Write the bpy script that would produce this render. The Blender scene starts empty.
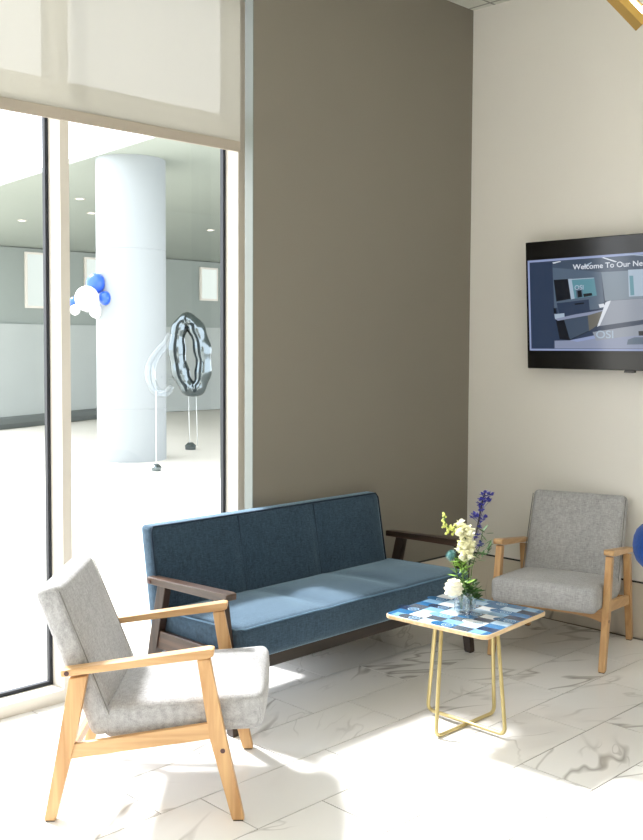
import bpy, bmesh, math, random
from mathutils import Vector, Matrix, Euler, noise
random.seed(7)
PI = math.pi
scn = bpy.context.scene
COL = scn.collection

# ------------------------------------------------------------------ materials
def new_mat(name):
    m = bpy.data.materials.new(name); m.use_nodes = True
    nt = m.node_tree
    for n in list(nt.nodes): nt.nodes.remove(n)
    out = nt.nodes.new('ShaderNodeOutputMaterial')
    return m, nt, out
def lin(c):
    return tuple(((x/255)/12.92 if x/255 <= .04045 else ((x/255+.055)/1.055)**2.4) for x in c) + (1,)
def N(nt, t, **kw):
    n = nt.nodes.new(t)
    for k, v in kw.items():
        if k.startswith('i_'):
            n.inputs[k[2:].replace('_', ' ')].default_value = v
        else: setattr(n, k, v)
    return n
def plain(name, rgb, rough=.6, metal=0, spec=.5, bump=0, bscale=60, var=0, vscale=6, coat=0, trans=0):
    m, nt, out = new_mat(name)
    b = N(nt, 'ShaderNodeBsdfPrincipled')
    b.inputs['Roughness'].default_value = rough; b.inputs['Metallic'].default_value = metal
    b.inputs['Specular IOR Level'].default_value = spec; b.inputs['Coat Weight'].default_value = coat
    b.inputs['Transmission Weight'].default_value = trans
    c = lin(rgb); tc = N(nt, 'ShaderNodeTexCoord')
    no = N(nt, 'ShaderNodeTexNoise'); no.inputs['Scale'].default_value = vscale; no.inputs['Detail'].default_value = 4
    nt.links.new(tc.outputs['Object'], no.inputs['Vector'])
    mx = N(nt, 'ShaderNodeMix', data_type='RGBA')
    mx.inputs[6].default_value = tuple(x*(1-var) for x in c[:3])+(1,); mx.inputs[7].default_value = tuple(min(1, x*(1+var)) for x in c[:3])+(1,)
    nt.links.new(no.outputs['Fac'], mx.inputs[0]); nt.links.new(mx.outputs[2], b.inputs['Base Color'])
    if bump:
        n2 = N(nt, 'ShaderNodeTexNoise'); n2.inputs['Scale'].default_value = bscale; n2.inputs['Detail'].default_value = 3
        nt.links.new(tc.outputs['Object'], n2.inputs['Vector'])
        bp = N(nt, 'ShaderNodeBump'); bp.inputs['Strength'].default_value = bump; bp.inputs['Distance'].default_value = .002
        nt.links.new(n2.outputs['Fac'], bp.inputs['Height']); nt.links.new(bp.outputs['Normal'], b.inputs['Normal'])
    nt.links.new(b.outputs[0], out.inputs[0]); return m
def wood(name, light, dark, axis=2, rough=.4, scale=1.0):
    m, nt, out = new_mat(name)
    b = N(nt, 'ShaderNodeBsdfPrincipled'); b.inputs['Roughness'].default_value = rough
    tc = N(nt, 'ShaderNodeTexCoord'); mp = N(nt, 'ShaderNodeMapping')
    s = [38*scale]*3; s[axis] = 2.2*scale; mp.inputs['Scale'].default_value = s
    nt.links.new(tc.outputs['Object'], mp.inputs['Vector'])
    n1 = N(nt, 'ShaderNodeTexNoise'); n1.inputs['Scale'].default_value = 1; n1.inputs['Detail'].default_value = 6; n1.inputs['Distortion'].default_value = .6
    nt.links.new(mp.outputs[0], n1.inputs['Vector'])
    r = N(nt, 'ShaderNodeValToRGB'); r.color_ramp.elements[0].position = .32; r.color_ramp.elements[1].position = .66
    r.color_ramp.elements[0].color = lin(dark); r.color_ramp.elements[1].color = lin(light)
    nt.links.new(n1.outputs['Fac'], r.inputs[0]); nt.links.new(r.outputs[0], b.inputs['Base Color'])
    bp = N(nt, 'ShaderNodeBump'); bp.inputs['Strength'].default_value = .15; bp.inputs['Distance'].default_value = .001
    nt.links.new(n1.outputs['Fac'], bp.inputs['Height']); nt.links.new(bp.outputs[0], b.inputs['Normal'])
    nt.links.new(b.outputs[0], out.inputs[0]); return m
def fabric(name, c1, c2, rough=.95, fine=420, heather=1.0, sheen=.3, tint=(1, 1, 1, 1)):
    m, nt, out = new_mat(name)
    b = N(nt, 'ShaderNodeBsdfPrincipled'); b.inputs['Roughness'].default_value = rough
    b.inputs['Specular IOR Level'].default_value = .15
    b.inputs['Sheen Weight'].default_value = sheen; b.inputs['Sheen Roughness'].default_value = .4; b.inputs['Sheen Tint'].default_value = tint
    tc = N(nt, 'ShaderNodeTexCoord')
    def st(sc):
        mp = N(nt, 'ShaderNodeMapping'); mp.inputs['Scale'].default_value = sc
        nt.links.new(tc.outputs['Object'], mp.inputs['Vector'])
        n = N(nt, 'ShaderNodeTexNoise'); n.inputs['Scale'].default_value = 1; n.inputs['Detail'].default_value = 3
        nt.links.new(mp.outputs[0], n.inputs['Vector']); return n
    a = st((fine, 45, 45)); c = st((45, fine, fine*.5)); d = st((55, 55, 14)); e = st((9, 9, 9))
    add = N(nt, 'ShaderNodeMath', operation='ADD'); nt.links.new(a.outputs['Fac'], add.inputs[0]); nt.links.new(c.outputs['Fac'], add.inputs[1])
    add2 = N(nt, 'ShaderNodeMath', operation='MULTIPLY_ADD'); nt.links.new(d.outputs['Fac'], add2.inputs[0]); add2.inputs[1].default_value = .8*heather
    nt.links.new(add.outputs[0], add2.inputs[2])
    add3 = N(nt, 'ShaderNodeMath', operation='MULTIPLY_ADD'); nt.links.new(e.outputs['Fac'], add3.inputs[0]); add3.inputs[1].default_value = .35*heather
    nt.links.new(add2.outputs[0], add3.inputs[2])
    mr = N(nt, 'ShaderNodeMapRange'); mid = (1+.4*heather+.175*heather)
    mr.inputs['From Min'].default_value = mid-.36; mr.inputs['From Max'].default_value = mid+.36
    nt.links.new(add3.outputs[0], mr.inputs['Value'])
    mx = N(nt, 'ShaderNodeMix', data_type='RGBA'); mx.inputs[6].default_value = lin(c1); mx.inputs[7].default_value = lin(c2)
    nt.links.new(mr.outputs[0], mx.inputs[0]); nt.links.new(mx.outputs[2], b.inputs['Base Color'])
    bp = N(nt, 'ShaderNodeBump'); bp.inputs['Strength'].default_value = .5; bp.inputs['Distance'].default_value = .0012
    nt.links.new(add.outputs[0], bp.inputs['Height']); nt.links.new(bp.outputs[0], b.inputs['Normal'])
    nt.links.new(b.outputs[0], out.inputs[0]); return m
def marble(name, base, vein, uv=True, rough=.12, strength=1.0, scale=1.0):
    m, nt, out = new_mat(name)
    b = N(nt, 'ShaderNodeBsdfPrincipled'); b.inputs['Roughness'].default_value = rough
    tc = N(nt, 'ShaderNodeTexCoord')
    mp = N(nt, 'ShaderNodeMapping'); mp.inputs['Scale'].default_value = (scale,)*3; mp.inputs['Rotation'].default_value = (0, 0, .5)
    nt.links.new(tc.outputs['UV' if uv else 'Object'], mp.inputs['Vector'])
    def vn(sc, width, dist, thr, rot=0.):
        mp2 = N(nt, 'ShaderNodeMapping'); mp2.inputs['Scale'].default_value = (1, 3.0, 1); mp2.inputs['Rotation'].default_value = (0, 0, rot)
        nt.links.new(mp.outputs[0], mp2.inputs['Vector'])
        n = N(nt, 'ShaderNodeTexNoise'); n.inputs['Scale'].default_value = sc; n.inputs['Detail'].default_value = 3; n.inputs['Roughness'].default_value = .5; n.inputs['Distortion'].default_value = dist
        nt.links.new(mp2.outputs[0], n.inputs['Vector'])
        s = N(nt, 'ShaderNodeMath', operation='SUBTRACT'); s.inputs[1].default_value = .5; nt.links.new(n.outputs['Fac'], s.inputs[0])
        a = N(nt, 'ShaderNodeMath', operation='ABSOLUTE'); nt.links.new(s.outputs[0], a.inputs[0])
        r = N(nt, 'ShaderNodeMapRange'); r.inputs['From Min'].default_value = 0; r.inputs['From Max'].default_value = width
        r.inputs['To Min'].default_value = 1; r.inputs['To Max'].default_value = 0; nt.links.new(a.outputs[0], r.inputs['Value'])
        k = N(nt, 'ShaderNodeTexNoise'); k.inputs['Scale'].default_value = sc*1.3; nt.links.new(mp.outputs[0], k.inputs['Vector'])
        k2 = N(nt, 'ShaderNodeMapRange'); k2.inputs['From Min'].default_value = thr; k2.inputs['From Max'].default_value = thr+.12; nt.links.new(k.outputs['Fac'], k2.inputs['Value'])
        q = N(nt, 'ShaderNodeMath', operation='MULTIPLY'); nt.links.new(r.outputs[0], q.inputs[0]); nt.links.new(k2.outputs[0], q.inputs[1]); return q
    v1 = vn(.85, .016, .12, .47, .25); v2 = vn(1.5, .012, .2, .53, 1.1); v3 = vn(.8, .10, .2, .50)
    h = N(nt, 'ShaderNodeMath', operation='MULTIPLY'); h.inputs[1].default_value = .6; nt.links.new(v2.outputs[0], h.inputs[0])
    mx1 = N(nt, 'ShaderNodeMath', operation='MAXIMUM'); nt.links.new(v1.outputs[0], mx1.inputs[0]); nt.links.new(h.outputs[0], mx1.inputs[1])
    h2 = N(nt, 'ShaderNodeMath', operation='MULTIPLY'); h2.inputs[1].default_value = .26; nt.links.new(v3.outputs[0], h2.inputs[0])
    ad = N(nt, 'ShaderNodeMath', operation='ADD', use_clamp=True); nt.links.new(mx1.outputs[0], ad.inputs[0]); nt.links.new(h2.outputs[0], ad.inputs[1])
    st = N(nt, 'ShaderNodeMath', operation='MULTIPLY'); st.inputs[1].default_value = strength; nt.links.new(ad.outputs[0], st.inputs[0])
    mx = N(nt, 'ShaderNodeMix', data_type='RGBA'); mx.inputs[6].default_value = lin(base); mx.inputs[7].default_value = lin(vein)
    nt.links.new(st.outputs[0], mx.inputs[0]); nt.links.new(mx.outputs[2], b.inputs['Base Color'])
    nt.links.new(b.outputs[0], out.inputs[0]); return m
def glass_thin(name, tint=(246, 247, 248), gloss=.07):
    m, nt, out = new_mat(name)
    t = N(nt, 'ShaderNodeBsdfTransparent'); t.inputs[0].default_value = lin(tint)
    g = N(nt, 'ShaderNodeBsdfGlossy'); g.inputs['Roughness'].default_value = .0; g.inputs[0].default_value = (.9, .95, .95, 1)
    fr = N(nt, 'ShaderNodeFresnel'); fr.inputs[0].default_value = 1.35
    mx = N(nt, 'ShaderNodeMixShader'); nt.links.new(fr.outputs[0], mx.inputs[0]); nt.links.new(t.outputs[0], mx.inputs[1]); nt.links.new(g.outputs[0], mx.inputs[2])
    nt.links.new(mx.outputs[0], out.inputs[0]); return m
def emis(name, rgb, s=1.0):
    m, nt, out = new_mat(name)
    e = N(nt, 'ShaderNodeEmission'); e.inputs[0].default_value = lin(rgb); e.inputs[1].default_value = s
    nt.links.new(e.outputs[0], out.inputs[0]); return m
def screen_mat(name, rgb, s):
    m, nt, out = new_mat(name)
    b = N(nt, 'ShaderNodeBsdfPrincipled'); b.inputs['Base Color'].default_value = (.004, .004, .005, 1); b.inputs['Roughness'].default_value = .12
    b.inputs['Emission Color'].default_value = lin(rgb); b.inputs['Emission Strength'].default_value = s
    nt.links.new(b.outputs[0], out.inputs[0]); return m

M = {}
M['oak_z'] = wood('oak_upright', (206, 166, 116), (178, 134, 86), 2)
M['oak_y'] = wood('oak_lengthwise', (208, 170, 122), (182, 140, 92), 1)
M['oak_x'] = wood('oak_crosswise', (200, 158, 106), (172, 126, 78), 0)
M['wal_z'] = wood('walnut_upright', (60, 46, 38), (36, 28, 24), 2, .35)
M['wal_y'] = wood('walnut_lengthwise', (80, 60, 48), (46, 35, 29), 1, .3)
M['wal_x'] = wood('walnut_crosswise', (48, 38, 33), (30, 25, 22), 0, .4)
M['grey_fab'] = fabric('grey_linen_weave', (142, 142, 142), (188, 188, 189), heather=.6)
M['blue_fab'] = fabric('blue_tweed_weave', (33, 47, 60), (66, 86, 104), fine=520, heather=.6, sheen=1.0, tint=(.50, .72, .92, 1))
M['blue_pipe_lt'] = plain('pale_blue_piping', (92, 124, 150), .7)
M['blue_pipe'] = plain('dark_blue_piping', (24, 44, 62), .9)
M['grey_pipe'] = plain('grey_seam', (120, 119, 117), .9)
M['bolt'] = plain('dark_bolt_cap', (74, 44, 44), .4)
M['foot'] = plain('dark_foot_pad', (70, 58, 50), .7)
M['floor'] = marble('marble_floor_tile', (236, 235, 232), (146, 142, 136), strength=.75)
M['skirt'] = marble('marble_skirting', (212, 204, 190), (120, 114, 106), uv=False, strength=.7)
M['grout'] = plain('floor_grout', (96, 88, 80), .9)
M['greywall'] = plain('taupe_wall_paint', (132, 126, 115), .75, bump=.12, bscale=180, var=.02, vscale=2)
M['whitewall'] = plain('warm_white_wall_paint', (232, 229, 222), .6, bump=.1, bscale=180, var=.01, vscale=2)
M['groove'] = plain('black_groove', (22, 22, 20), .6)
M['frame'] = plain('window_frame_aluminium', (208, 203, 193), .5)
M['jamb'] = plain('pale_jamb', (124, 131, 127), .5)
M['gasket'] = plain('dark_gasket', (22, 28, 38), .5)
M['glass'] = glass_thin('window_glass')
M['gold'] = plain('brushed_gold_metal', (196, 180, 128), .38, metal=.6)
M['gold_dark'] = plain('pendant_gold', (196, 160, 88), .3, metal=.85)
M['black'] = plain('black_plastic', (10, 10, 11), .18)
M['black_m'] = plain('matt_black', (16, 16, 16), .6)
M['ply'] = wood('tabletop_edge', (226, 200, 160), (204, 172, 126), 0, .45)

# ------------------------------------------------------------------ helpers
def tag(o, label=None, cat=None, group=None, kind=None):
    if label: o['label'] = label
    if cat: o['category'] = cat
    if group: o['group'] = group
    if kind: o['kind'] = kind
    return o
def obj(name, bm, mats, parent=None, smooth=False, auto=None):
    bmesh.ops.recalc_face_normals(bm, faces=bm.faces[:])
    me = bpy.data.meshes.new(name); bm.to_mesh(me); bm.free()
    if not isinstance(mats, (list, tuple)): mats = [mats]
    for m in mats: me.materials.append(m)
    if smooth:
        for p in me.polygons: p.use_smooth = True
        if auto: me.set_sharp_from_angle(angle=math.radians(auto))
    o = bpy.data.objects.new(name, me); COL.objects.link(o)
    if parent is not None: o.parent = parent
    return o
def thing(name, label, cat, loc=(0, 0, 0), rz=0, group=None):
    o = bpy.data.objects.new(name, None); COL.objects.link(o); o.empty_display_size = .05
    o.location = loc; o.rotation_euler = (0, 0, rz); return tag(o, label, cat, group)
def struct(name, bm, m, parent=None, smooth=False):
    o = obj(name, bm, m, parent, smooth)
    if parent is None: o['kind'] = 'structure'
    return o
def B(): return bmesh.new()
def box(bm, x0, x1, y0, y1, z0, z1, mi=0, bev=0, seg=2):
    vs = [bm.verts.new((x, y, z)) for z in (z0, z1) for y in (y0, y1) for x in (x0, x1)]
    fs = [bm.faces.new([vs[i] for i in q]) for q in ((0, 2, 3, 1), (4, 5, 7, 6), (0, 1, 5, 4), (2, 6, 7, 3), (0, 4, 6, 2), (1, 3, 7, 5))]
    for f in fs: f.material_index = mi
    if bev:
        es = list({e for f in fs for e in f.edges})
        r = bmesh.ops.bevel(bm, geom=es, offset=bev, segments=seg, affect='EDGES', profile=.5)
        for f in r['faces']: f.material_index = mi
    return bm
def prism_x(bm, prof, x0, x1, bev=.004):
    """profile in (y,z), extruded along x, edges eased"""
    a = [bm.verts.new((x0, p[0], p[1])) for p in prof]; b = [bm.verts.new((x1, p[0], p[1])) for p in prof]
    n = len(prof); fs = [bm.faces.new(a), bm.faces.new(b[::-1])]
    for i in range(n): fs.append(bm.faces.new((a[i], b[i], b[(i+1) % n], a[(i+1) % n])))
    if bev:
        es = list({e for f in fs for e in f.edges})
        bmesh.ops.bevel(bm, geom=es, offset=bev, segments=2, affect='EDGES', profile=.5)
    return bm
def rbox(bm, hx, hy, hz, r, n=(10, 10, 4), warp=None, nr=4):
    """soft rounded box centred at 0, then warped"""
    def axis(h, k):
        a = [-h + r*(1-math.cos(PI/2*i/nr)) for i in range(nr)]
        mid = [-h+r + (2*h-2*r)*i/k for i in range(k+1)]
        return a + mid + [-x for x in a[::-1]]
    X, Y, Z = axis(hx, n[0]), axis(hy, n[1]), axis(hz, n[2])
    cache = {}
    def V(x, y, z):
        k = (round(x, 6), round(y, 6), round(z, 6))
        if k in cache: return cache[k]
        c = Vector((max(-hx+r, min(hx-r, x)), max(-hy+r, min(hy-r, y)), max(-hz+r, min(hz-r, z))))
        d = Vector((x, y, z))-c
        p = c + (d.normalized()*r if d.length > 1e-9 else d)
        if warp: p = warp(p)
        cache[k] = bm.verts.new(p); return cache[k]
    def face(A, Bx, f):
        for i in range(len(A)-1):
            for j in range(len(Bx)-1):
                q = [f(A[i], Bx[j]), f(A[i+1], Bx[j]), f(A[i+1], Bx[j+1]), f(A[i], Bx[j+1])]
                q2 = []
                for v in q:
                    if v not in q2: q2.append(v)
                if len(q2) >= 3:
                    try: bm.faces.new(q2)
                    except ValueError: pass
    for s in (-hz, hz): face(X, Y, lambda a, b: V(a, b, s))
    for s in (-hy, hy): face(X, Z, lambda a, b: V(a, s, b))
    for s in (-hx, hx): face(Y, Z, lambda a, b: V(s, a, b))
    return bm
def tube(bm, pts, r, seg=10, closed=False, caps=True, mi=0):
    pts = [Vector(p) for p in pts]; n = len(pts)
    rr = r if isinstance(r, (list, tuple)) else [r]*n
    rings = []; up = None
    for i, p in enumerate(pts):
        if closed: t = (pts[(i+1) % n]-pts[i-1])
        else: t = pts[min(i+1, n-1)]-pts[max(i-1, 0)]
        t.normalize()
        if up is None:
            up = Vector((0, 0, 1)) if abs(t.z) < .9 else Vector((1, 0, 0))
        a = t.cross(up).normalized(); b = a.cross(t).normalized(); up = b
        rings.append([bm.verts.new(p+(a*math.cos(2*PI*k/seg)+b*math.sin(2*PI*k/seg))*rr[i]) for k in range(seg)])
    for i in range(n if closed else n-1):
        A, Bq = rings[i], rings[(i+1) % n]
        for k in range(seg):
            f = bm.faces.new((A[k], A[(k+1) % seg], Bq[(k+1) % seg], Bq[k])); f.material_index = mi
    if caps and not closed:
        for R_ in (rings[0][::-1], rings[-1]):
            f = bm.faces.new(R_); f.material_index = mi
    return bm
def lathe(bm, prof, c=(0, 0, 0), seg=32, mi=0):
    rings = []
    for r, z in prof:
        if r < 1e-6: rings.append([bm.verts.new((c[0], c[1], c[2]+z))])
        else: rings.append([bm.verts.new((c[0]+r*math.cos(2*PI*k/seg), c[1]+r*math.sin(2*PI*k/seg), c[2]+z)) for k in range(seg)])
    for A, Bq in zip(rings, rings[1:]):
        for k in range(seg):
            q = [A[k % len(A)], A[(k+1) % seg % len(A)], Bq[(k+1) % seg % len(Bq)], Bq[k % len(Bq)]]
            q2 = []
            for v in q:
                if v not in q2: q2.append(v)
            if len(q2) > 2:
                f = bm.faces.new(q2); f.material_index = mi
    return bm
def bez(pts, n=8):
    """Catmull-Rom through points"""
    P = [Vector(p) for p in pts]; P = [P[0]*2-P[1]]+P+[P[-1]*2-P[-2]]; out = []
    for i in range(1, len(P)-2):
        for k in range(n):
            t = k/n; a, b, c, d = P[i-1:i+3]
            out.append(.5*((2*b)+(c-a)*t+(2*a-5*b+4*c-d)*t*t+(3*b-a-3*c+d)*t**3))
    out.append(P[-2]); return out

# ------------------------------------------------------------------ the room
HZ = 3.75
# floor: one mesh, every tile a face with its own marble offset, grout between
bm = B(); uvl = bm.loops.layers.uv.new('UVMap')
PY, PX, G = .3185, .637, .0042
offs = {}
fixed = {0: -.40, 1: -.15, 2: -.566, 3: -.393, 4: -.086, 5: -.571, 6: -.25}
def ztop(): return 0.0
y_edges = [-.0885 - PY*i for i in range(-1, 24)]
for i in range(len(y_edges)-1):
    y1, y0 = y_edges[i], y_edges[i+1]
    row = i-1
    off = fixed.get(row, random.uniform(-.6, 0))
    y1c = min(y1, .172)
    if y0 > y1c: continue
    x = off+PX
    while x > -8.6:
        x0 = max(x-PX, -8.6); x1 = min(x, .04)
        if x1-x0 > .01:
            g = G/2
            vs = [bm.verts.new(p) for p in ((x0+g, y0+g, 0), (x1-g, y0+g, 0), (x1-g, y1c-g, 0), (x0+g, y1c-g, 0))]
            f = bm.faces.new(vs); ox, oy = random.uniform(0, 60), random.uniform(0, 60); fl = random.choice((1, -1))
            for lp in f.loops:
                co = lp.vert.co; lp[uvl].uv = ((co.x-x0)*fl+ox, (co.y-y0)+oy)
            # small skirts down to the grout
            for a in range(4):
                p, q = vs[a], vs[(a+1) % 4]
                bm.faces.new((p, q, bm.verts.new((q.co.x, q.co.y, -.003)), bm.verts.new((p.co.x, p.co.y, -.003)))).material_index = 0
        x -= PX
box(bm, -8.6, .3, -7.7, .172, -.12, -.002, 1)
struct('floor', bm, [M['floor'], M['grout']])

# ceiling with a 0.6 m tile grid
cm, nt, out = new_mat('ceiling_tile')
b = N(nt, 'ShaderNodeBsdfPrincipled'); b.inputs['Roughness'].default_value = .9
tc = N(nt, 'ShaderNodeTexCoord'); sp = N(nt, 'ShaderNodeSeparateXYZ'); nt.links.new(tc.outputs['Object'], sp.inputs[0])
def gridline(sock, offv):
    a = N(nt, 'ShaderNodeMath', operation='ADD'); a.inputs[1].default_value = offv; nt.links.new(sock, a.inputs[0])
    w = N(nt, 'ShaderNodeMath', operation='PINGPONG'); w.inputs[1].default_value = .3; nt.links.new(a.outputs[0], w.inputs[0])
    l = N(nt, 'ShaderNodeMath', operation='LESS_THAN'); l.inputs[1].default_value = .008; nt.links.new(w.outputs[0], l.inputs[0]); return l
gx = gridline(sp.outputs[0], 60+.0); gy = gridline(sp.outputs[1], 60+.13)
mxm = N(nt, 'ShaderNodeMath', operation='MAXIMUM'); nt.links.new(gx.outputs[0], mxm.inputs[0]); nt.links.new(gy.outputs[0], mxm.inputs[1])
mx = N(nt, 'ShaderNodeMix', data_type='RGBA'); mx.inputs[6].default_value = lin((214, 214, 204)); mx.inputs[7].default_value = lin((150, 150, 142))
nt.links.new(mxm.outputs[0], mx.inputs[0]); nt.links.new(mx.outputs[2], b.inputs['Base Color']); nt.links.new(b.outputs[0], out.inputs[0])
struct('ceiling', box(B(), -8.6, .3, -7.7, .5, HZ, HZ+.15), cm)

WX = .045; WY = .03      # corner of the room
WA = math.radians(1.2)  # the white wall is not quite square to the taupe one
struct('wall_back', box(box(B(), -1.772, .2, WY, .09, 0, HZ), -1.70, .3, .09, .33, 0, HZ), M['greywall'])
def on_right(o):
    o.location = (WX, WY, 0); o.rotation_euler = (0, 0, WA); return o
on_right(struct('wall_right', box(B(), 0, .3, -7.8, 0, 0, HZ), M['whitewall']))
struct('wall_left', box(B(), -8.6, -8.45, -7.6, .33, 0, HZ), M['whitewall'])
struct('wall_front', box(B(), -8.45, .3, -7.7, -7.6, 0, HZ), M['whitewall'])
struct('trim_1', box(B(), -1.777, -1.772, WY-.001, .092, 0, HZ), M['jamb'])
# marble skirting with a dark groove above it, on both walls
bm = B()
for x1 in (0.025, -.62, -1.25):
    x0 = {0.025: -.616, -.62: -1.246, -1.25: -1.771}[x1]
    box(bm, x0, x1, WY-.008, WY-.0005, .001, .314)
struct('baseboard_back', bm, M['skirt'])
bm = B(); y = -.01
while y > -7.5:
    box(bm, -.008, -.0005, max(y-1.27, -7.59), y-.004, .001, .314); y -= 1.27
on_right(struct('baseboard_right', bm, M['skirt']))
struct('trim_2', box(B(), -1.771, WX-.009, WY-.004, WY-.0006, .314, .324), M['groove'])
on_right(struct('trim_3', box(B(), -.004, -.0006, -7.59, -.006, .314, .324), M['groove']))

# ------------------------------------------------------------------ window wall
mull = [-1.756+.0, -2.744, -3.78, -4.82, -5.86, -6.90, -7.94]
GY = .285
bm = B()
box(bm, -8.45, -1.70, .17, .31, .0, .058)                # sill
box(bm, -8.45, -1.70, .17, .31, HZ-.08, HZ)              # head
box(bm, -8.45, -1.70, .19, .31, 2.735, 2.825)             # transom behind the blind
box(bm, -1.756, -1.701, .17, .31, .058, HZ-.08)
for xm in mull[1:]: box(bm, xm-.046, xm, .17, .31, .058, HZ-.08)
win = struct('window_1', bm, M['frame'])
panes = []
xs = [-1.756]+mull[1:]
for i in range(len(xs)):
    xr = xs[i] - (0 if i == 0 else .046)
    xl = xs[i+1] if i+1 < len(xs) else -8.45
    for z0, z1 in ((.058, 2.735), (2.825, HZ-.08)):
        gq = B(); w = .017
        box(gq, xl, xl+w, GY-.012, GY+.012, z0, z1); box(gq, xr-w, xr, GY-.012, GY+.012, z0, z1)
        box(gq, xl+w, xr-w, GY-.012, GY+.012, z0, z0+w); box(gq, xl+w, xr-w, GY-.012, GY+.012, z1-w, z1)
        obj('gasket', gq, M['gasket'], win)
        pg = B(); vs = [pg.verts.new(p) for p in ((xl+w, GY, z0+w), (xr-w, GY, z0+w), (xr-w, GY, z1-w), (xl+w, GY, z1-w))]; pg.faces.new(vs)
        obj('glass_pane', pg, M['glass'], win)
win['kind'] = 'structure'

# roller blind: translucent screen fabric
bmat, nt, out = new_mat('blind_fabric')
df = N(nt, 'ShaderNodeBsdfDiffuse'); df.inputs[0].default_value = lin((190, 189, 182))
tl = N(nt, 'ShaderNodeBsdfTranslucent'); tl.inputs[0].default_value = lin((206, 203, 190))
tr = N(nt, 'ShaderNodeBsdfTransparent'); tr.inputs[0].default_value = (1, .98, .94, 1)
m1 = N(nt, 'ShaderNodeMixShader'); m1.inputs[0].default_value = .075
nt.links.new(df.outputs[0], m1.inputs[1]); nt.links.new(tl.outputs[0], m1.inputs[2])
m2 = N(nt, 'ShaderNodeMixShader'); m2.inputs[0].default_value = .045
nt.links.new(m1.outputs[0], m2.inputs[1]); nt.links.new(tr.outputs[0], m2.inputs[2]); nt.links.new(m2.outputs[0], out.inputs[0])
M['blind'] = bmat
M['blindbar'] = plain('blind_hem', (176, 166, 152), .8)
def blind(x0, x1, label):
    t = thing('roller_blind', label, 'blind', ((x0+x1)/2, .07, 2.62))
    hw = (x1-x0)/2
    q = B(); n = 40
    rows = []
    for z in (.05, .5, HZ-2.62-.08):
        rows.append([q.verts.new((-hw+2*hw*i/n, .0015*math.sin(i*.9)+.001*math.sin(i*2.3), z)) for i in range(n+1)])
    for a, b_ in zip(rows, rows[1:]):
        for i in range(n): q.faces.new((a[i], a[i+1], b_[i+1], b_[i]))
    obj('blind_fabric', q, M['blind'], t, True)
    obj('hem_bar', box(B(), -hw, hw, -.007, .007, 0, .052, bev=.003), M['blindbar'], t)
    r = B(); tube(r, [(-hw, 0, HZ-2.62-.05), (hw, 0, HZ-2.62-.05)], .035, 16); obj('roller', r, M['blindbar'], t, True, 40)
    return t
blind(-3.84, -1.828, 'half-lowered cream roller blind over the tall window beside the taupe wall')
blind(-5.90, -3.86, 'cream roller blind over the window panes left of the picture edge')
blind(-7.98, -5.92, 'cream roller blind farthest along the window wall from the sofa')

# ------------------------------------------------------------------ lounge chair
def side_frame(t, s, W, mz, my, boltm, prof):
    """one side: two legs, arm, rail; s = -1 / +1; W = distance between leg centres"""
    xc = s*W/2; th = .017
    L = B(); prism_x(L, prof['front'], xc-th, xc+th); o = obj('leg', L, mz, t, False)
    q = B(); c = prof['bolt']; out_x = xc+s*(th+.0015)
    lathe_x(q, c[0], c[1], .0085, xc+s*th, out_x); obj('bolt_cap', q, boltm, o)
    f = B(); y0, y1 = prof['front'][0][0], prof['front'][1][0]
    box(f, xc-.014, xc+.014, y0+.004, y1-.004, .0, .006); obj('foot_pad', f, M['foot'], o)
    L = B(); prism_x(L, prof['rear'], xc-th, xc+th); o = obj('leg', L, mz, t, False)
    f = B(); y0, y1 = prof['rear'][0][0], prof['rear'][1][0]
    box(f, xc-.014, xc+.014, y0+.004, y1-.004, .0, .006); obj('foot_pad', f, M['foot'], o)
    L = B(); prism_x(L, prof['arm'], xc-.026+s*.002, xc+.026+s*.002, .006); o = obj('armrest', L, my, t, False)
    q = B(); c = prof['armbolt']; lathe_x(q, c[0], c[1], .0085, xc+s*.028, xc+s*.0305); obj('bolt_cap', q, boltm, o)
    L = B(); prism_x(L, prof['rail'], xc-.011, xc+.011, .003); obj('side_rail', L, my, t, False)
def lathe_x(bm, y, z, r, x0, x1, seg=16):
    a = [bm.verts.new((x0, y+r*math.cos(2*PI*k/seg), z+r*math.sin(2*PI*k/seg))) for k in range(seg)]
    b_ = [bm.verts.new((x1, y+r*math.cos(2*PI*k/seg), z+r*math.sin(2*PI*k/seg))) for k in range(seg)]
    bm.faces.new(a); bm.faces.new(b_[::-1])
    for k in range(seg): bm.faces.new((a[k], a[(k+1) % seg], b_[(k+1) % seg], b_[k]))
def T(t): return t-.325
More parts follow.
